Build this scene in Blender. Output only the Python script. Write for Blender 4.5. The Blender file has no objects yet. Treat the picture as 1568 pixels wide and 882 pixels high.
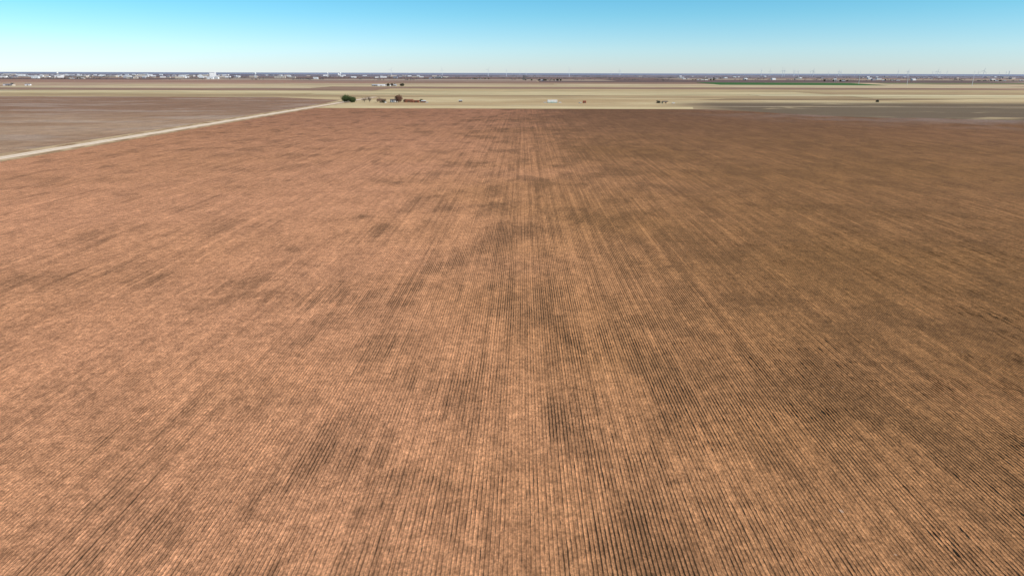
import bpy, math, random
import numpy as np
from mathutils import Matrix, Vector
random.seed(7); np.random.seed(7)
scene = bpy.context.scene
R = math.radians

def lin(c):
    c = c/255.0
    return c/12.92 if c <= 0.04045 else ((c+0.055)/1.055)**2.4
def C(r, g, b, k=0.86):
    return (lin(r)*k, lin(g)*k, lin(b)*k, 1.0)

# ---------------------------------------------------------------- node helper
class N:
    def __init__(s, name, rough=0.95):
        s.m = bpy.data.materials.new(name); s.m.use_nodes = True
        s.t = s.m.node_tree; s.t.nodes.clear()
        s.out = s.t.nodes.new('ShaderNodeOutputMaterial')
        s.b = s.t.nodes.new('ShaderNodeBsdfPrincipled')
        s.b.inputs['Roughness'].default_value = rough
        s.b.inputs['Specular IOR Level'].default_value = 0.1
        s.t.links.new(s.b.outputs[0], s.out.inputs[0])
    def new(s, typ): return s.t.nodes.new(typ)
    def put(s, inp, v):
        if isinstance(v, bpy.types.NodeSocket): s.t.links.new(v, inp)
        elif v is not None: inp.default_value = v
    def math(s, op, a, b=None, c=None, clamp=False):
        n = s.new('ShaderNodeMath'); n.operation = op; n.use_clamp = clamp
        s.put(n.inputs[0], a); s.put(n.inputs[1], b)
        if c is not None: s.put(n.inputs[2], c)
        return n.outputs[0]
    def mr(s, v, a, b, c=0.0, d=1.0, smooth=True):
        n = s.new('ShaderNodeMapRange')
        if smooth: n.interpolation_type = 'SMOOTHSTEP'
        s.put(n.inputs[0], v); s.put(n.inputs[1], a); s.put(n.inputs[2], b)
        s.put(n.inputs[3], c); s.put(n.inputs[4], d)
        return n.outputs[0]
    def coord(s):
        return s.new('ShaderNodeTexCoord').outputs['Object']
    def xyz(s, v):
        n = s.new('ShaderNodeSeparateXYZ'); s.put(n.inputs[0], v); return n.outputs
    def scale(s, v, sx, sy, sz, loc=(0,0,0)):
        n = s.new('ShaderNodeMapping'); s.put(n.inputs[0], v)
        n.inputs['Scale'].default_value = (sx, sy, sz)
        n.inputs['Location'].default_value = loc
        return n.outputs[0]
    def noise(s, v, sc, det=2, rough=0.5, dist=0.0):
        n = s.new('ShaderNodeTexNoise'); s.put(n.inputs['Vector'], v)
        n.inputs['Scale'].default_value = sc; n.inputs['Detail'].default_value = det
        n.inputs['Roughness'].default_value = rough; n.inputs['Distortion'].default_value = dist
        return n.outputs[0]
    def mix(s, f, a, b, mode='MIX'):
        n = s.new('ShaderNodeMix'); n.data_type = 'RGBA'; n.blend_type = mode
        s.put(n.inputs[0], f); s.put(n.inputs[6], a); s.put(n.inputs[7], b)
        return n.outputs[2]
    def mul(s, col, f):
        n = s.new('ShaderNodeVectorMath'); n.operation = 'SCALE'
        s.put(n.inputs[0], col); s.put(n.inputs['Scale'], f); return n.outputs[0]
    def bump(s, h, dist=0.1, st=1.0):
        n = s.new('ShaderNodeBump'); s.put(n.inputs['Height'], h)
        n.inputs['Distance'].default_value = dist; n.inputs['Strength'].default_value = st
        s.t.links.new(n.outputs[0], s.b.inputs['Normal'])
    def color(s, c): s.put(s.b.inputs['Base Color'], c)

def simple(name, col, var=0.25, sc=1.0, rough=0.8):
    n = N(name, rough)
    v = n.noise(n.coord(), sc, 3, 0.6)
    n.color(n.mul(n.mix(0.0, col, col), n.mr(v, .3, .7, 1-var, 1+var)))
    return n.m

# ---------------------------------------------------------------- main field
ROW = 0.50
def field_material():
    n = N('ploughed_soil', 1.0)
    P = n.coord(); X, Y, Z = n.xyz(P)
    big = n.noise(P, 0.006, 3, .55)
    med = n.noise(n.scale(P, 1, .6, 1, (13, 31, 0)), 0.05, 5, .62, .6)
    med2 = n.noise(n.scale(P, 1, .35, 1, (47, 19, 0)), 0.13, 4, .65, .5)
    med3 = n.noise(n.scale(P, 1, .5, 1, (7, 3, 0)), 0.11, 6, .82)
    passes = n.noise(n.scale(P, 1, .003, 1), 0.16, 2, .6)
    passes2 = n.noise(n.scale(P, 1, .006, 1, (5, 3, 0)), 0.6, 4, .8)
    # shade of the backlit rows towards +X, painted into soil colour and D
    shade_x = n.mr(n.math('ADD', X, n.math('MULTIPLY', n.math('SUBTRACT', big, .5), 120)), -90, 115)
    soil = n.mix(n.math('ADD', n.math('MULTIPLY', n.mr(big, .3, .7), .25), n.math('MULTIPLY', shade_x, .78), clamp=True),
                 C(209, 149, 111), C(188, 134, 82))
    far_shade = n.mr(Y, 200, 950)  # foreshortened row shadows far off, painted as darker soil colour
    soil = n.mix(n.math('MULTIPLY', far_shade, .7), soil, C(158, 109, 82))
    fine = n.noise(n.scale(P, 1, .6, 1), 3.2, 5, .88)
    fine2 = n.noise(P, .45, 5, .9)
    val = n.math('MULTIPLY', n.mr(fine, .28, .72, .46, 1.54), n.mr(fine2, .28, .72, .64, 1.36))
    val = n.math('MULTIPLY', val, n.mr(med3, .3, .7, .78, 1.22))
    val = n.math('MULTIPLY', val, n.mr(passes2, .3, .7, 1.12, .88))
    soil = n.mul(soil, val)
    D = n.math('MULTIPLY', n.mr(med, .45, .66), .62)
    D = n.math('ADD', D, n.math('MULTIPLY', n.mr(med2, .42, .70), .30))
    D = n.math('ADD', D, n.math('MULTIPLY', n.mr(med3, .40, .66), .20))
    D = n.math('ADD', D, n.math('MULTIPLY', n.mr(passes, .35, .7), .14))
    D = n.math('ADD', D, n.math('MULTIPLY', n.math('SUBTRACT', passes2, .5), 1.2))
    D = n.math('ADD', D, n.math('MULTIPLY', n.math('SUBTRACT', shade_x, .50), .84))
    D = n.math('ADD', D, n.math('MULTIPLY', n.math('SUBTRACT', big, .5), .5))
    D = n.math('ADD', D, n.mr(Y, 300, 900, .02, .14))  # extra far darkness stands in for foreshortened row shadows
    w1 = n.math('ADD', X, n.math('MULTIPLY', n.math('SUBTRACT', n.noise(n.scale(P, .1, .2, 1), .5, 2), .5), 1.0))
    strip = n.mr(n.math('ABSOLUTE', n.math('ADD', w1, .3)), .3, 1.3)
    sfade = n.mr(n.math('ADD', med2, n.math('MULTIPLY', Y, .0006)), .40, .62, .35, .75)
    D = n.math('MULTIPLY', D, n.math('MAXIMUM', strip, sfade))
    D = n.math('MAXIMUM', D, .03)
    # soft shoulder so that the densest stubble and painted shade never go solid
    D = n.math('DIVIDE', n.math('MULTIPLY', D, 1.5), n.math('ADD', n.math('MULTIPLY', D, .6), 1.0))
    fr = n.math('FRACT', n.math('DIVIDE', X, ROW))
    dist = n.math('ABSOLUTE', n.math('SUBTRACT', fr, .5))
    fz = n.noise(n.scale(P, 1.0, .35, 1, (3, 1, 0)), 2.6, 3, .85)
    dist = n.math('ADD', dist, n.math('MULTIPLY', n.math('SUBTRACT', fz, .5), .5))
    rowm = n.mr(dist, .10, .22, 1, 0)
    rowrand = n.noise(n.scale(P, 1, .012, 1, (1, 3, 0)), 1.3, 2, .9)
    streak = n.noise(n.scale(P, 1.3, .22, 1, (9, 2, 0)), 1.5, 4, .82)
    st = n.mr(n.math('ADD', n.math('ADD', streak, n.math('MULTIPLY', n.math('SUBTRACT', rowrand, .5), 1.1)), n.math('MULTIPLY', D, .28)), .50, .66)
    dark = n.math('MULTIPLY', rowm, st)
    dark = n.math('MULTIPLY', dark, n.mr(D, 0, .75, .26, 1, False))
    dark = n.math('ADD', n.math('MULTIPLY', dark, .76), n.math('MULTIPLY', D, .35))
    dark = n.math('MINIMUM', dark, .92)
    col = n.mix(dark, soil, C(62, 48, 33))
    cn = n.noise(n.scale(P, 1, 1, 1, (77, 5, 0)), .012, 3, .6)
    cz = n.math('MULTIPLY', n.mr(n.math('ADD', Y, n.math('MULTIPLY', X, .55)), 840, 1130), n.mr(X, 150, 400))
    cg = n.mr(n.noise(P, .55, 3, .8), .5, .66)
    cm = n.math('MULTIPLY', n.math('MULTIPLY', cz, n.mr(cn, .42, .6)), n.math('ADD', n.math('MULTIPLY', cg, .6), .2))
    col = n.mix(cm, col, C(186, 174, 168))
    sp = n.mr(n.noise(n.scale(P, 1, 1, 1, (11, 55, 0)), .8, 1, .5), .80, .84)
    col = n.mix(n.math('MULTIPLY', sp, .4), col, C(228, 204, 184))
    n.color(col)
    h = n.math('ADD', n.math('MULTIPLY', rowm, .3), fine)
    n.bump(h, .10, .9)
    return n.m
FIELD = field_material()

def poly_obj(name, pts, z, mat):
    me = bpy.data.meshes.new(name)
    me.from_pydata([(x, y, z) for x, y in pts], [], [list(range(len(pts)))])
    me.materials.append(mat)
    o = bpy.data.objects.new(name, me); scene.collection.objects.link(o)
    return o

far = [(-303, 1026), (250, 1028)]
for k in range(1, 60):
    t = k/60
    x = 250 + t*1300
    y = 1028 - 190*min(1, (x-250)/170)**1.2 - 0.22*max(0, x-420) + random.uniform(-7, 7) + 14*math.sin(x*.03)
    far.append((x, y))
fieldpts = [(-303, -400)] + far + [(1600, -400)]
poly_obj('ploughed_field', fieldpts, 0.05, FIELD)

# real furrow relief of the near field: ragged stubble ridges
def furrows():
    ys = [24.0]
    while ys[-1] < 380: ys.append(ys[-1] + 0.38*max(ys[-1]/50, .8))
    ys = np.array(ys)
    ph = np.array([0.0, .27, .42, .5, .58, .73]); pz = np.array([0.0, .012, .07, .105, .07, .012])
    i0, i1 = int(-300/ROW), int(350/ROW)
    rows = np.arange(i0, i1)
    xs = ((rows[:, None] + ph[None, :])*ROW).ravel(); zp = np.tile(pz, len(rows))
    nx, ny = len(xs), len(ys)
    rowid = np.repeat(np.arange(len(rows)), 6)
    rowh = np.random.uniform(.2, 1.3, (len(rows), 1))
    jag = np.random.uniform(.0, 1.5, (len(rows), ny))*rowh
    jag = jag[rowid]
    def patch(gn):
        g = np.random.rand(gn+2, gn+2)
        gx = (xs-xs[0])/ (xs[-1]-xs[0]) * gn; gy = (ys-ys[0])/(ys[-1]-ys[0])*gn
        a = gx.astype(int); b = gy.astype(int); fx = (gx-a)[:, None]; fy = (gy-b)[None, :]
        fx = fx*fx*(3-2*fx); fy = fy*fy*(3-2*fy)
        A = lambda p, q: g[np.ix_(p, q)]
        return (A(a, b)*(1-fx)*(1-fy)+A(a+1, b)*fx*(1-fy)+A(a, b+1)*(1-fx)*fy+A(a+1, b+1)*fx*fy)
    pat = .6*patch(40)+.4*patch(110)
    pat = np.clip((pat-.2)*1.7, .3, 1.0)
    side = np.clip(.8 + xs/180, .38, 1.05)[:, None]
    amp = np.clip((380-ys)/280, 0, 1)[None, :]
    lane = np.clip(np.abs(xs+.3)-.3, .45, 1)[:, None]
    Zm = .06 + zp[:, None]*jag*pat*amp*lane*side + np.random.uniform(0, .03, (nx, ny))*amp
    Xm = xs[:, None] + np.random.uniform(-.035, .035, (nx, ny))
    Ym = np.repeat(ys[None, :], nx, 0) + np.random.uniform(-.1, .1, (nx, ny))
    co = np.stack([Xm, Ym, Zm], -1).reshape(-1, 3)
    half = .86*ys + 25
    keep = np.abs(xs[:-1])[:, None] < half[None, :-1]
    I, J = np.nonzero(keep)
    v = I*ny + J
    faces = np.stack([v, v+ny, v+ny+1, v+1], -1)
    used, inv = np.unique(faces, return_inverse=True)
    co = co[used]; faces = inv.reshape(-1, 4)
    me = bpy.data.meshes.new('furrow_stubble_rows')
    me.vertices.add(len(co)); me.vertices.foreach_set('co', co.ravel())
    nf = len(faces)
    me.loops.add(nf*4); me.loops.foreach_set('vertex_index', faces.ravel().astype(np.int32))
    me.polygons.add(nf); me.polygons.foreach_set('loop_start', np.arange(0, nf*4, 4, dtype=np.int32))
    me.update(calc_edges=True)
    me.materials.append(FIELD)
    o = bpy.data.objects.new('furrow_stubble_rows', me); scene.collection.objects.link(o)
    print('furrow faces', nf)
furrows()

# ---------------------------------------------------------------- pasture ground to horizon
def pasture():
    n = N('dry_pasture', 1.0); P = n.coord(); X, Y, Z = n.xyz(P)
    a = n.noise(n.scale(P, .5, 1, 1), .006, 5, .6, .5)
    b = n.noise(n.scale(P, .25, 1, 1), .03, 4, .7)
    c = n.noise(P, .5, 3, .8)
    col = n.mix(n.mr(a, .35, .65), C(218, 194, 150), C(194, 164, 122))
    col = n.mix(n.math('MULTIPLY', n.mr(b, .5, .72), .6), col, C(148, 122, 90))
    g = n.math('MULTIPLY', n.mr(X, 200, 330), n.mr(Y, 1360, 1200))
    g = n.math('MULTIPLY', g, n.mr(n.noise(n.scale(P, .5, 1, 1), .012, 4, .6, .8), .24, .44))
    col = n.mix(n.math('MULTIPLY', g, .92), col, C(112, 94, 76))
    col = n.mul(col, n.mr(c, .25, .75, .8, 1.2))
    n.color(col); n.bump(c, .3, .5)
    return n.m
PAST = pasture()
S = 90000
poly_obj('ground', [(-S, -3000), (S, -3000), (S, S), (-S, S)], 0.0, PAST)

def leftfield():
    n = N('fallow_soil', 1.0); P = n.coord(); X, Y, Z = n.xyz(P)
    a = n.noise(n.scale(P, .6, 1, 1), .01, 4, .6, .5)
    s = n.noise(n.scale(P, 1, .01, 1), .3, 2, .6)
    c = n.noise(P, .8, 4, .8)
    m = n.noise(n.scale(P, .7, 1, 1), .07, 5, .8)
    col = n.mix(n.mr(a, .35, .65), C(164, 130, 102), C(182, 150, 122))
    col = n.mix(n.mr(Y, 700, 1050, 0, .7), col, C(142, 106, 84))
    col = n.mix(n.math('MULTIPLY', n.mr(n.noise(n.scale(P, .4, 1, 1, (4, 4, 0)), .012, 4, .7), .48, .62), .4), col, C(190, 170, 154))
    col = n.mul(col, n.math('MULTIPLY', n.mr(c, .25, .75, .7, 1.3), n.mr(s, .3, .7, .88, 1.12)))
    col = n.mul(col, n.mr(m, .3, .7, .82, 1.18))
    n.color(col); n.bump(c, .15, .6); return n.m
poly_obj('fallow_field', [(-2600, -400), (-333, -400), (-333, 1175), (-345, 1330), (-520, 1480), (-2600, 1500)], 0.05, leftfield())

def roadmat():
    n = N('dirt_road_surface', 1.0); P = n.coord(); X, Y, Z = n.xyz(P)
    w = n.math('ADD', X, n.math('MULTIPLY', n.math('SUBTRACT', n.noise(P, .03, 2), .5), 3.0))
    c = n.noise(P, .6, 4, .8)
    d1 = n.math('ABSOLUTE', n.math('ADD', w, 316.5))
    tr = n.mr(d1, 5.0, 7.0, 1, 0)
    rut = n.mr(n.math('ABSOLUTE', n.math('SUBTRACT', d1, 2.6)), .7, 1.6, 1, 0)
    grass = n.mix(n.mr(n.noise(n.scale(P, 1, .4, 1), .12, 4, .7), .4, .62), C(214, 184, 146), C(156, 122, 88))
    col = n.mix(tr, grass, C(228, 200, 168))
    col = n.mix(n.math('MULTIPLY', rut, .8), col, C(250, 232, 212, .98))
    col = n.mul(col, n.mr(c, .25, .75, .86, 1.12))
    n.color(col); n.bump(c, .1, .5); return n.m
poly_obj('dirt_road', [(-331, -400), (-304, -400), (-304, 1500), (-309, 4200), (-320, 4200), (-331, 1500)], 0.10, roadmat())

def stripmat(name, c1, c2):
    n = N(name, 1.0); P = n.coord()
    a = n.noise(n.scale(P, .15, 1, 1), .08, 4, .7)
    c = n.noise(P, .5, 3, .8)
    col = n.mix(n.mr(a, .4, .62), c1, c2)
    n.color(n.mul(col, n.mr(c, .25, .75, .85, 1.15))); return n.m
poly_obj('grass_verge', [(-303, 1029), (248, 1031), (262, 1095), (60, 1100), (-303, 1110)], 0.06,
         stripmat('pale_verge_grass', C(230, 208, 162), C(206, 180, 134)))
poly_obj('farm_road', [(-304, 1116), (900, 1108), (2500, 1104), (2500, 1112), (900, 1116), (-304, 1126)], 0.12,
         stripmat('farm_road_gravel', C(220, 198, 166), C(200, 174, 140)))

def patchwork():
    edges = [1500, 1640, 1760, 2000, 2300, 2600, 3000, 3400, 4000, 4700, 5600, 6800, 8400, 10500, 13500, 18000, 26000, 45000, 88000]
    pal = {
     'near': [(216,194,150),(224,206,164),(198,172,130),(212,190,148),(184,156,118)],
     'mid':  [(212,188,152),(180,146,120),(196,170,138),(220,200,160),(160,128,106),(206,182,144)],
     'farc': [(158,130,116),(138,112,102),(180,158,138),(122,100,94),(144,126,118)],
     'haze': [(136,126,134),(120,112,124),(148,136,140),(128,118,128)],  # aerial haze mixed into these far field colours
     'horizon_haze':  [(138,146,168),(148,156,178)]}  # bluish haze painted into the fields at the horizon
    vs, fs, cs = [], [], []
    for k in range(len(edges)-1):
        y0, y1 = edges[k], edges[k+1]
        x = -1.1*y1 - random.uniform(0, 1000)
        while x < 1.1*y1:
            w = random.choice([400, 800, 800, 1600]) * (1 + y0/5000)
            x1 = x + w
            cx = (x+x1)/2/y0
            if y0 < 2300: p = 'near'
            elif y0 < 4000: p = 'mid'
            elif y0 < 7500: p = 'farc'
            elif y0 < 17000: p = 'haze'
            else: p = 'horizon_haze'
            if cx < -.35 and p == 'near' and y0 > 1700: p = 'mid'
            c = random.choice(pal[p])
            if cx < -.3 and 2000 < y0 < 4500: c = random.choice([(186,148,124),(172,134,114),(212,188,152),(192,162,134)])
            yo = random.uniform(-.04, .04)*(y1-y0)
            b = len(vs)
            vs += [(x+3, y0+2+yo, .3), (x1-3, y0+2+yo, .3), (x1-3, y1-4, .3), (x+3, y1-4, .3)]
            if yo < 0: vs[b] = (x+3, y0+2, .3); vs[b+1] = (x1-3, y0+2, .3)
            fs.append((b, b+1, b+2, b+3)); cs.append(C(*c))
            x = x1
    me = bpy.data.meshes.new('distant_farmland'); me.from_pydata(vs, [], fs)
    at = me.color_attributes.new('fcol', 'FLOAT_COLOR', 'CORNER')
    for i, p in enumerate(me.polygons):
        for l in p.loop_indices: at.data[l].color = cs[i]
    n = N('distant_field_soil_haze', 1.0); P = n.coord()  # face colours include the painted distance haze
    A = n.new('ShaderNodeVertexColor'); A.layer_name = 'fcol'
    a = n.noise(n.scale(P, .2, 1, 1), .01, 5, .65, .4); b = n.noise(n.scale(P, .2, 1, 1), .05, 4, .8)
    col = n.mul(A.outputs[0], n.math('MULTIPLY', n.mr(a, .3, .7, .76, 1.16), n.mr(b, .3, .7, .84, 1.16)))
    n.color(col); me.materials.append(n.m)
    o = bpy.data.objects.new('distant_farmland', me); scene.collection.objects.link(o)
patchwork()
poly_obj('green_wheat_field', [(880, 3200), (1600, 3150), (1780, 3900), (960, 4000)], .6, stripmat('winter_wheat', C(62, 106, 50), C(84, 118, 64)))
poly_obj('green_wheat_field', [(1850, 3650), (3400, 3650), (3600, 4000), (1950, 4000)], .6, stripmat('young_wheat', C(122, 130, 88), C(138, 138, 96)))
poly_obj('weedy_fallow_strip', [(330, 1380), (700, 1400), (900, 1450), (820, 1490), (420, 1470)], .06, stripmat('weed_cover', C(136, 112, 86), C(166, 140, 104)))

# ---------------------------------------------------------------- mesh builder
class MB:
    def __init__(s): s.v = []; s.f = []; s.mi = []
    def quad(s, pts, m=0):
        b = len(s.v); s.v += [tuple(p) for p in pts]; s.f.append(tuple(range(b, b+len(pts)))); s.mi.append(m)
    def box(s, x0, x1, y0, y1, z0, z1, m=0):
        b = len(s.v)
        s.v += [(x, y, z) for z in (z0, z1) for x, y in ((x0, y0), (x1, y0), (x1, y1), (x0, y1))]
        for f in ((0,3,2,1),(4,5,6,7),(0,1,5,4),(1,2,6,5),(2,3,7,6),(3,0,4,7)):
            s.f.append(tuple(b+i for i in f)); s.mi.append(m)
    def tube(s, p, q, r0, r1, m=0, n=6, cap=True):
        p, q = Vector(p), Vector(q); d = (q-p)
        if d.length < 1e-6: return
        rot = d.to_track_quat('Z', 'Y').to_matrix(); b = len(s.v)
        for c, r in ((p, r0), (q, r1)):
            for i in range(n):
                a = 2*math.pi*i/n
                s.v.append(tuple(c + rot @ Vector((r*math.cos(a), r*math.sin(a), 0))))
        for i in range(n):
            j = (i+1) % n; s.f.append((b+i, b+j, b+n+j, b+n+i)); s.mi.append(m)
        if cap: s.f.append(tuple(b+n+i for i in range(n))); s.mi.append(m)
    def gable(s, x0, x1, y0, y1, z0, z1, ov, m=0, th=.15):
        ym = (y0+y1)/2; x0 -= ov; x1 += ov; ya, yb = y0-ov, y1+ov
        for (a, bb) in ((ya, ym), (yb, ym)):
            s.quad([(x0, a, z0), (x1, a, z0), (x1, bb, z1), (x0, bb, z1)], m)
            s.quad([(x0, a, z0+th), (x1, a, z0+th), (x1, bb, z1+th), (x0, bb, z1+th)], m)
            s.quad([(x0, a, z0), (x1, a, z0), (x1, a, z0+th), (x0, a, z0+th)], m)
            for xx in (x0, x1): s.quad([(xx, a, z0), (xx, bb, z1), (xx, bb, z1+th), (xx, a, z0+th)], m)
    def mesh(s, name, mats):
        me = bpy.data.meshes.new(name); me.from_pydata(s.v, [], s.f)
        for m in mats: me.materials.append(m)
        me.polygons.foreach_set('material_index', s.mi); me.update(); return me
def link(name, me, loc=(0,0,0), rz=0, sc=1, parent=None):
    o = bpy.data.objects.new(name, me); scene.collection.objects.link(o)
    o.location = loc; o.rotation_euler = (0, 0, rz)
    o.scale = sc if isinstance(sc, tuple) else (sc, sc, sc)
    if parent: o.parent = parent
    return o

M = dict(
 white=simple('white_siding', C(240, 238, 234), .04), cream=simple('cream_siding', C(214, 190, 152), .12),
 brick=simple('red_brick', C(150, 92, 72), .2), rust=simple('rusted_tin', C(146, 98, 76), .25),
 shingle=simple('grey_shingle', C(104, 96, 92), .2), brownroof=simple('brown_shingle', C(112, 84, 70), .2),
 tin=simple('galvanised_tin', C(206, 208, 210), .1, rough=.5), glass=simple('window_glass', (.02, .03, .04, 1), .1, rough=.15),
 wood=simple('weathered_wood', C(120, 100, 84), .2), red=simple('red_paint', C(176, 50, 40), .15),
 teal=simple('teal_paint', C(120, 180, 176), .1), rubber=simple('black_rubber', (.02, .02, .02, 1), .1),
 concrete=simple('pale_concrete', C(246, 246, 246), .03), steel=simple('painted_steel', C(232, 236, 240), .04),
 hazewhite=simple('town_white_wall', C(236, 236, 238), .04), hazegrey=simple('town_grey_wall', C(168, 168, 176), .08),  # white and grey of the distant walls, same on every side
 hazetan=simple('town_tan_wall', C(196, 184, 172), .08), hazeroof=simple('town_roof', C(136, 134, 144), .08),
)

def build_house(name, loc, w, d, h, roofh, wall, roof, rz=0, porch=True):
    e = link(name, None, loc, rz)
    mb = MB(); x, y = w/2, d/2
    mb.box(-x, x, -y, y, 0, h)
    for xx in (-x+.002, x-.002): mb.quad([(xx, -y, h), (xx, y, h), (xx, 0, h+roofh)])
    link('walls', mb.mesh('walls', [wall]), parent=e)
    mb = MB(); mb.gable(-x, x, -y, y, h+.05, h+roofh+.1, .5); link('roof', mb.mesh('roof', [roof]), parent=e)
    mb = MB(); nW = max(2, int(w/3.2))
    for i in range(nW):
        xc = -x + w*(i+.5)/nW
        for sgn in (-1, 1):
            if sgn == -1 and i == nW//2: continue
            mb.box(xc-.6, xc+.6, sgn*(y+.02)-.03, sgn*(y+.02)+.03, 1.0, 2.2)
    link('windows', mb.mesh('windows', [M['glass']]), parent=e)
    mb = MB(); xc = -x + w*(nW//2+.5)/nW; mb.box(xc-.5, xc+.5, -y-.06, -y+.02, .1, 2.15)
    link('door', mb.mesh('door', [M['wood']]), parent=e)
    if porch:
        mb = MB(); mb.quad([(xc-2.2, -y-2.2, 2.4), (xc+2.2, -y-2.2, 2.4), (xc+2.2, -y-.01, 2.75), (xc-2.2, -y-.01, 2.75)])
        for sx in (-2.1, 2.1): mb.box(xc+sx-.07, xc+sx+.07, -y-2.1, -y-1.96, 0, 2.42)
        link('porch', mb.mesh('porch', [roof]), parent=e)
        mb = MB(); mb.box(-x+1.2, -x+1.9, .4, 1.1, h, h+roofh+.9); link('chimney', mb.mesh('chimney', [M['brick']]), parent=e)
    return e
def build_barn(name, loc, w, d, h, roofh, wall, roof, rz=0):
    e = link(name, None, loc, rz); mb = MB(); x, y = w/2, d/2
    mb.box(-x, x, -y, y, 0, h)
    for xx in (-x+.002, x-.002): mb.quad([(xx, -y, h), (xx, y, h), (xx, 0, h+roofh)])
    link('walls', mb.mesh('walls', [wall]), parent=e)
    mb = MB(); mb.gable(-x, x, -y, y, h+.05, h+roofh+.1, .3); link('roof', mb.mesh('roof', [roof]), parent=e)
    mb = MB(); mb.box(-1.8, 1.8, -y-.08, -y+.02, 0, h*.8)
    link('sliding_door', mb.mesh('sliding_door', [M['wood']]), parent=e)
    return e

def leafmat(name, c1, c2):
    n = N(name, .9); v = n.noise(n.coord(), .9, 3, .7)
    n.color(n.mix(n.mr(v, .35, .65), c1, c2)); return n.m
LG = leafmat('evergreen_leaves', (.035, .055, .022, 1), (.085, .11, .04, 1))
LR = leafmat('russet_leaves', (.10, .05, .035, 1), (.19, .10, .065, 1))
LB = leafmat('dry_twigs', (.13, .10, .075, 1), (.24, .18, .13, 1))
LD = leafmat('dark_scrub_leaves', (.06, .06, .04, 1), (.12, .11, .07, 1))
BARK = simple('bark', (.09, .065, .05, 1), .3)
def tree_mesh(h, w, leaf, seed, nclump=60, per=34, low=.12, ls=.5):
    rnd = random.Random(seed); mb = MB(); th = h*.22
    mb.tube((0,0,-.2), (rnd.uniform(-.2,.2), 0, th), h*.035, h*.026, 0)
    ends = []
    for i in range(9):
        a = i*2.4 + rnd.uniform(-.3,.3); r = w*.5*rnd.uniform(.3,.75); z = h*rnd.uniform(.45,.9)
        mid = (r*.5*math.cos(a), r*.5*math.sin(a), th+(z-th)*.55)
        mb.tube((0,0,th*.9), mid, h*.02, h*.012, 0, 5); e = (r*math.cos(a), r*math.sin(a), z)
        mb.tube(mid, e, h*.012, h*.004, 0, 5); ends.append(Vector(e))
        for k in range(3):
            q = Vector(mid)+Vector((rnd.uniform(-1,1), rnd.uniform(-1,1), rnd.uniform(0,1)))*w*.2
            mb.tube(mid, q, h*.007, h*.002, 0, 4); ends.append(q)
    for i in range(nclump):
        if rnd.random() < .5: c = rnd.choice(ends) + Vector([rnd.gauss(0, w*.07) for _ in range(3)])
        else:
            a = rnd.uniform(0, 6.28); u = rnd.uniform(-1, 1); rr = rnd.uniform(.55, 1.0)*(1+.18*math.sin(3*a+seed))
            s = math.sqrt(1-u*u)
            c = Vector((w*.45*rr*s*math.cos(a), w*.45*rr*s*math.sin(a), h*(low+.5*(1-low)) + h*.5*(1-low)*rr*u*.92))
        cr = w*rnd.uniform(.06, .12)
        for k in range(per):
            p = c + Vector([rnd.gauss(0, cr) for _ in range(3)])
            if p.z < h*low*.5: continue
            u = Vector([rnd.gauss(0,1) for _ in range(3)]).normalized(); v = u.orthogonal().normalized()
            l = ls*rnd.uniform(.5, 1.2)
            mb.quad([p-u*l, p+v*l*.6, p+u*l, p-v*l*.6], 1)
    return mb.mesh('tree_mesh', [BARK, leaf])
F = 1229
link('evergreen_tree', tree_mesh(11.5, 15, LG, 1, 110, 40, .05, .6), (-309, F, 0))
link('evergreen_tree', tree_mesh(8.5, 12, LG, 2, 80, 36, .03, .6), (-296, F-6, 0))
link('bare_tree', tree_mesh(9.5, 11, LB, 3, 46, 16, .15, .35), (-278, F+4, 0))
link('bare_tree', tree_mesh(10.5, 10, LB, 4, 44, 16, .15, .35), (-268, F-2, 0))
link('bare_tree', tree_mesh(8, 9, LB, 14, 40, 16, .15, .35), (-252, F+10, 0))
link('russet_tree', tree_mesh(12, 13, LR, 5, 90, 34, .08, .6), (-217, F, 0))
link('shrub', tree_mesh(5, 8, LR, 6, 40, 26, .03, .5), (-206, F+6, 0))
link('shrub', tree_mesh(4.5, 7, LD, 7, 40, 26, .03, .5), (-240, F-14, 0))
link('shrub', tree_mesh(4.5, 8, LD, 8, 40, 26, .03, .5), (-178, F+6, 0))
link('shrub', tree_mesh(4, 6, LD, 9, 40, 26, .03, .5), (646, 1300, 0))
link('shrub', tree_mesh(3.0, 8, LD, 10, 40, 26, .03, .5), (236, 1238, 0))

build_house('farmhouse', (-247, F, 0), 15, 9, 3.2, 2.4, M['cream'], M['brownroof'], .05)
build_house('farmhouse', (-228, F+14, 0), 11, 8, 3, 2.0, M['white'], M['shingle'], .4, False)
build_barn('tin_barn', (-200, F+8, 0), 14, 9, 3.4, 1.8, M['rust'], M['rust'], .02)
build_barn('shed', (-186, F, 0), 9, 6, 2.8, 1.2, M['brick'], M['rust'], -.1)
build_barn('shed', (-173, F-2, 0), 8, 5, 2.6, 1.0, M['rust'], M['tin'], .1)
build_barn('red_shed', (106, 1226, 0), 5, 4, 2.8, 1.4, M['red'], M['rust'], .1)
build_barn('tin_barn', (246, 1232, 0), 9, 7, 2.4, 1.3, M['cream'], M['shingle'], .25)
build_barn('shed', (-112, 1262, 0), 6, 4, 2.2, .9, M['wood'], M['tin'], 0)

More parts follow.
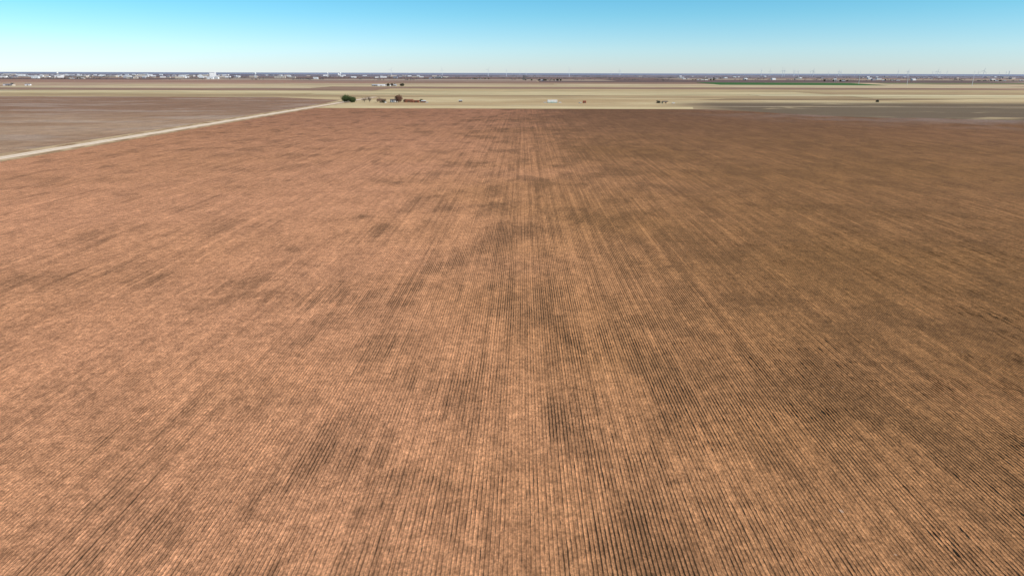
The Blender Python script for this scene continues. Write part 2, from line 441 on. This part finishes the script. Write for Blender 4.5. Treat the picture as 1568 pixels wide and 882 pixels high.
def mobile_home(loc, rz=0):
    e = link('mobile_home', None, loc, rz); mb = MB()
    mb.box(-8.5, 8.5, -2.2, 2.2, .7, 3.8, 0); mb.box(-8.3, 8.3, -2.05, 2.05, 0, .7, 1)
    mb.box(-8.52, 8.52, -2.22, 2.22, 1.0, 1.25, 1)
    link('body', mb.mesh('body', [M['white'], M['teal']]), parent=e)
    mb = MB(); mb.gable(-8.5, 8.5, -2.2, 2.2, 3.8, 4.6, .25); link('roof', mb.mesh('roof', [M['white']]), parent=e)
    mb = MB()
    for x in (-6.6, -3.8, 1.6, 4.2, 6.8): mb.box(x-.4, x+.4, -2.26, -2.21, 2.0, 2.7)
    link('windows', mb.mesh('windows', [M['glass']]), parent=e)
    mb = MB(); mb.box(-1.5, -.6, -2.27, -2.215, .75, 2.8); mb.box(-1.7, -.4, -3.3, -2.28, 0, .7)
    link('door_and_steps', mb.mesh('door_and_steps', [M['teal']]), parent=e)
mobile_home((51, 1240, 0), .12)

def pickup(loc, rz, mat):
    e = link('pickup_truck', None, loc, rz)
    prof = [(-2.8,.5),(-2.8,1.15),(-.5,1.15),(-.35,1.8),(.9,1.8),(1.5,1.2),(2.7,1.05),(2.8,.5)]
    mb = MB(); nn = len(prof)
    mb.quad([(x,-.95,z) for x,z in prof]); mb.quad([(x,.95,z) for x,z in reversed(prof)])
    for i in range(nn):
        a, b = prof[i], prof[(i+1)%nn]
        mb.quad([(a[0],-.95,a[1]),(a[0],.95,a[1]),(b[0],.95,b[1]),(b[0],-.95,b[1])])
    link('body', mb.mesh('body', [mat]), parent=e)
    mb = MB()
    for x in (-1.8, 1.8):
        for y in (-.98, .74): mb.tube((x,y,.4),(x,y+.24,.4),.4,.4,0,14)
    link('wheels', mb.mesh('wheels', [M['rubber']]), parent=e)
    mb = MB()
    for y in (-.96, .96): mb.quad([(-.2,y,1.25),(1.25,y,1.25),(.85,y,1.7),(-.2,y,1.7)])
    link('windows', mb.mesh('windows', [M['glass']]), parent=e)
pickup((258, 1218, .12), .3, M['white']); pickup((-237, 1212, .1), 1.2, M['white']); pickup((-166, 1216, .1), .1, M['tin'])
pickup((64, 1232, 0), .2, M['white']); pickup((98, 1220, 0), 2.8, M['white']); pickup((38, 1236, 0), .0, M['white'])

treeS = [tree_mesh(9, 11, l, s, 50, 16, .05, .8) for l, s in ((LD, 21), (LG, 22), (LB, 23))]
def farmstead(x, y, seed, n=3, trees=5):
    r = random.Random(seed)
    for i in range(n):
        w = r.uniform(14, 30)
        build_barn('barn', (x+r.uniform(-60, 60), y+r.uniform(-25, 25), 0), w, w*.6, 4, 2.2,
                   r.choice([M['hazewhite'], M['hazegrey'], M['hazetan']]), r.choice([M['tin'], M['hazeroof'], M['hazewhite']]), r.uniform(-.3, .3))
    for i in range(trees):
        link('scrub_tree', treeS[i % 3], (x+r.uniform(-80, 80), y+r.uniform(-20, 20), 0), r.uniform(0, 6), r.uniform(.7, 1.2))
farmstead(-534, 2700, 1, 4, 7)
farmstead(-340, 5600, 3, 3, 8)
farmstead(173, 4700, 4, 2, 12)
farmstead(90, 4800, 14, 1, 8)
farmstead(1300, 5200, 5, 4, 6); farmstead(2050, 4700, 6, 4, 6); farmstead(2700, 5300, 7, 5, 8)
farmstead(3400, 5200, 8, 4, 8); farmstead(1800, 6800, 9, 5, 8); farmstead(-1900, 2600, 10, 3, 1)
farmstead(-3300, 5200, 11, 5, 6); farmstead(-800, 6400, 12, 4, 6); farmstead(3900, 5600, 13, 4, 4)

def town_mesh(w, d, h, wall, roof, flat):
    mb = MB(); mb.box(-w/2, w/2, -d/2, d/2, 0, h, 0)
    if flat: mb.box(-w/2-.3, w/2+.3, -d/2-.3, d/2+.3, h+.01, h+.7, 1)
    else:
        for xx in (-w/2, w/2): mb.quad([(xx, -d/2, h), (xx, d/2, h), (xx, 0, h+d*.22)], 0)
        mb.gable(-w/2, w/2, -d/2, d/2, h+.05, h+d*.22+.1, .5, 1)
    k = max(2, int(w/8))
    for i in range(k):
        xc = -w/2 + w*(i+.5)/k; mb.box(xc-1, xc+1, -d/2-.08, -d/2-.01, h*.3, h*.7, 2)
    return mb.mesh('town_building', [wall, roof, M['glass']])
TM = [(town_mesh(42, 24, 9, M['hazewhite'], M['hazewhite'], True), 'warehouse'),
      (town_mesh(24, 14, 7, M['hazegrey'], M['hazeroof'], False), 'town_house'),
      (town_mesh(30, 18, 8, M['hazewhite'], M['tin'], False), 'metal_barn'),
      (town_mesh(20, 14, 6, M['hazetan'], M['hazeroof'], False), 'town_house'),
      (town_mesh(60, 30, 11, M['hazetan'], M['hazewhite'], True), 'warehouse')]
r = random.Random(5)
for i in range(230):
    y = r.uniform(5200, 11500); tn = -r.choice([r.uniform(.42, .76), r.uniform(.42, .74), r.uniform(.1, .5)])
    me, nm = r.choice(TM); link(nm, me, (tn*y, y, 0), r.uniform(-.1, .5), r.uniform(.8, 1.6))
for i in range(60):
    y = r.uniform(5500, 11500); tn = r.uniform(.15, .72)
    me, nm = r.choice(TM); link(nm, me, (tn*y, y, 0), r.uniform(-.1, .5), r.uniform(.7, 1.2))

def elevator(loc, sc=1):
    e = link('grain_elevator', None, loc, 0.3, sc); mb = MB()
    for i in range(6):
        for j in range(2): mb.tube((-33+i*9, j*9-4.5, 0), (-33+i*9, j*9-4.5, 36), 4.6, 4.6, 0, 16)
    mb.box(-38, 16, -5, 5, 36.01, 40, 0)
    link('silos', mb.mesh('silos', [M['concrete']]), parent=e)
    mb = MB(); mb.box(17, 33, -8, 8, 0, 52); mb.box(20, 30, -6, 6, 52.01, 58); link('headhouse', mb.mesh('headhouse', [M['concrete']]), parent=e)
elevator((-.437*8000, 8000, 0), 1.0); elevator((-.258*12500, 12500, 0), .8)
def water_tower(loc):
    e = link('water_tower', None, loc); mb = MB()
    for i in range(6):
        a = i*math.pi/3; mb.tube((9*math.cos(a), 9*math.sin(a), 0), (6.5*math.cos(a), 6.5*math.sin(a), 32), .6, .5, 0)
    mb.tube((0,0,0), (0,0,32), 1.4, 1.4); link('legs', mb.mesh('legs', [M['steel']]), parent=e)
    mb = MB(); pr = [(2, 30), (6.5, 32.5), (8.5, 36), (8.5, 40), (6, 43.5), (1, 45.5)]
    for (a, z), (b, z2) in zip(pr, pr[1:]): mb.tube((0,0,z), (0,0,z2), a, b, 0, 16)
    link('tank', mb.mesh('tank', [M['steel']]), parent=e)
water_tower((-.658*6500, 6500, 0)); water_tower((-.377*6500, 6500, 0)); water_tower((-.275*8000, 8000, 0)); water_tower((-.257*8300, 8300, 0))

def turbine_mesh(seed):
    mb = MB(); mb.tube((0,0,0), (0,0,88), 2.6, 1.7, 0, 10); mb.box(-1.8, 1.8, -3.5, 6, 87.5, 91.5)
    mb.tube((0,-3.5,89.5), (0,-5.8,89.5), 2.0, .8, 0, 10); rr = random.Random(seed); a0 = rr.uniform(0, 2.09)
    for k in range(3):
        a = a0+k*2.094; d = Vector((math.sin(a), 0, math.cos(a))); p = Vector((math.cos(a), 0, -math.sin(a)))
        o = Vector((0, -4.6, 89.5))
        for s0, s1, w0, w1 in ((0, 10, 1.2, 3.0), (10, 48, 3.0, .7)):
            mb.quad([o+d*s0-p*w0*.4, o+d*s0+p*w0*.6, o+d*s1+p*w1*.6, o+d*s1-p*w1*.4])
            mb.quad([o+d*s0-p*w0*.4+Vector((0,.4,0)), o+d*s0+p*w0*.6+Vector((0,.4,0)), o+d*s1+p*w1*.6+Vector((0,.2,0)), o+d*s1-p*w1*.4+Vector((0,.2,0))])
    return mb.mesh('turbine', [M['steel']])
TB = [turbine_mesh(s) for s in range(5)]
for i in range(48):
    y = r.uniform(9500, 17000); tn = r.uniform(.33, .74) if i < 38 else r.uniform(-.2, .33)
    link('wind_turbine', r.choice(TB), (tn*y, y, 0), r.uniform(-.5, .3))

def pole():
    mb = MB(); mb.tube((0,0,0), (0,0,62), .9, .4, 0, 8)
    for z, l in ((60, 5), (54, 6), (48, 6)):
        mb.tube((-l, 0, z+.6), (l, 0, z+.6), .25, .25, 0, 5)
        for sx in (-l, l): mb.tube((sx, 0, z+.5), (sx, 0, z-1.6), .2, .2, 0, 5)
    return mb.mesh('pole', [M['steel']])
PM = pole()
for x, y in ((.467*3500, 3500), (.534*3300, 3300), (.624*3000, 3000)):
    link('transmission_pole', PM, (x, y, 0), .6)

def tree_mass():
    rr = random.Random(3); mb = MB()
    for i in range(900):
        y = 4800*math.exp(rr.random()*1.15); tn = rr.uniform(-.76, .76); x = tn*y
        if rr.random() < .4: x = round(x/800)*800 + rr.uniform(-10, 10)
        L = rr.choice([1, 1, 2, 4, 7])
        for k in range(L):
            cx = x + k*9*rr.uniform(.7, 1.5); h = rr.uniform(4, 10); w = rr.uniform(4, 8)
            for q in range(16):
                p = Vector((cx+rr.gauss(0, w*.4), y+rr.gauss(0, w*.4), max(.8, h*.5+rr.gauss(0, h*.25))))
                u = Vector([rr.gauss(0,1) for _ in range(3)]).normalized(); v = u.orthogonal().normalized(); l = rr.uniform(1, 2.2)
                mb.quad([p-u*l, p+v*l, p+u*l, p-v*l])
    n = N('distant_foliage', 1.0); v = n.noise(n.coord(), .05, 2)
    n.color(n.mix(n.mr(v, .4, .6), C(92, 92, 92), C(116, 112, 112)))
    link('distant_trees', mb.mesh('distant_trees', [n.m]))
tree_mass()

# ---------------------------------------------------------------- light
EL, AZ = R(36), R(112)
s = Vector((math.sin(AZ)*math.cos(EL), math.cos(AZ)*math.cos(EL), math.sin(EL)))
sd = bpy.data.lights.new('sun', 'SUN'); sd.energy = 5.0; sd.angle = R(.5); sd.color = (1, .95, .86)
so = bpy.data.objects.new('sun', sd); scene.collection.objects.link(so); so.rotation_euler = s.to_track_quat('Z', 'Y').to_euler()
w = bpy.data.worlds.new('World'); scene.world = w; w.use_nodes = True
t = w.node_tree; bg = t.nodes['Background']
sky = t.nodes.new('ShaderNodeTexSky'); sky.sky_type = 'NISHITA'; sky.sun_disc = False
sky.sun_elevation = EL; sky.sun_rotation = AZ; sky.altitude = 900; sky.air_density = 1.0; sky.dust_density = .3; sky.ozone_density = 2.0
tc = t.nodes.new('ShaderNodeTexCoord'); sx = t.nodes.new('ShaderNodeSeparateXYZ'); t.links.new(tc.outputs['Generated'], sx.inputs[0])
rp = t.nodes.new('ShaderNodeValToRGB'); t.links.new(sx.outputs[2], rp.inputs[0])
e = rp.color_ramp.elements
e[0].position = 0.0; e[0].color = (.98, 1.12, 1.50, 1)
e[1].position = .35; e[1].color = (.6, .92, 1.02, 1)
x = e.new(.03); x.color = (.90, 1.20, 1.52, 1)
x = e.new(.075); x.color = (.58, 1.13, 1.37, 1)
x = e.new(.13); x.color = (.33, 1.02, 1.26, 1)
mx = t.nodes.new('ShaderNodeMix'); mx.data_type = 'RGBA'; mx.blend_type = 'MULTIPLY'; mx.inputs[0].default_value = 1
t.links.new(sky.outputs[0], mx.inputs[6]); t.links.new(rp.outputs[0], mx.inputs[7])
t.links.new(mx.outputs[2], bg.inputs[0]); bg.inputs[1].default_value = .1

# ---------------------------------------------------------------- camera
cd = bpy.data.cameras.new('camera'); cd.sensor_width = 36; cd.lens = 24; cd.clip_start = 1; cd.clip_end = 200000
co = bpy.data.objects.new('camera', cd); scene.collection.objects.link(co)
co.matrix_world = Matrix.Translation((0, 0, 50)) @ Matrix.Rotation(R(.87), 4, 'Z') @ Matrix.Rotation(R(90-17.48), 4, 'X') @ Matrix.Rotation(R(.14), 4, 'Z')
scene.camera = co
scene.view_settings.view_transform = 'Standard'; scene.view_settings.look = 'None'
scene.view_settings.exposure = 0
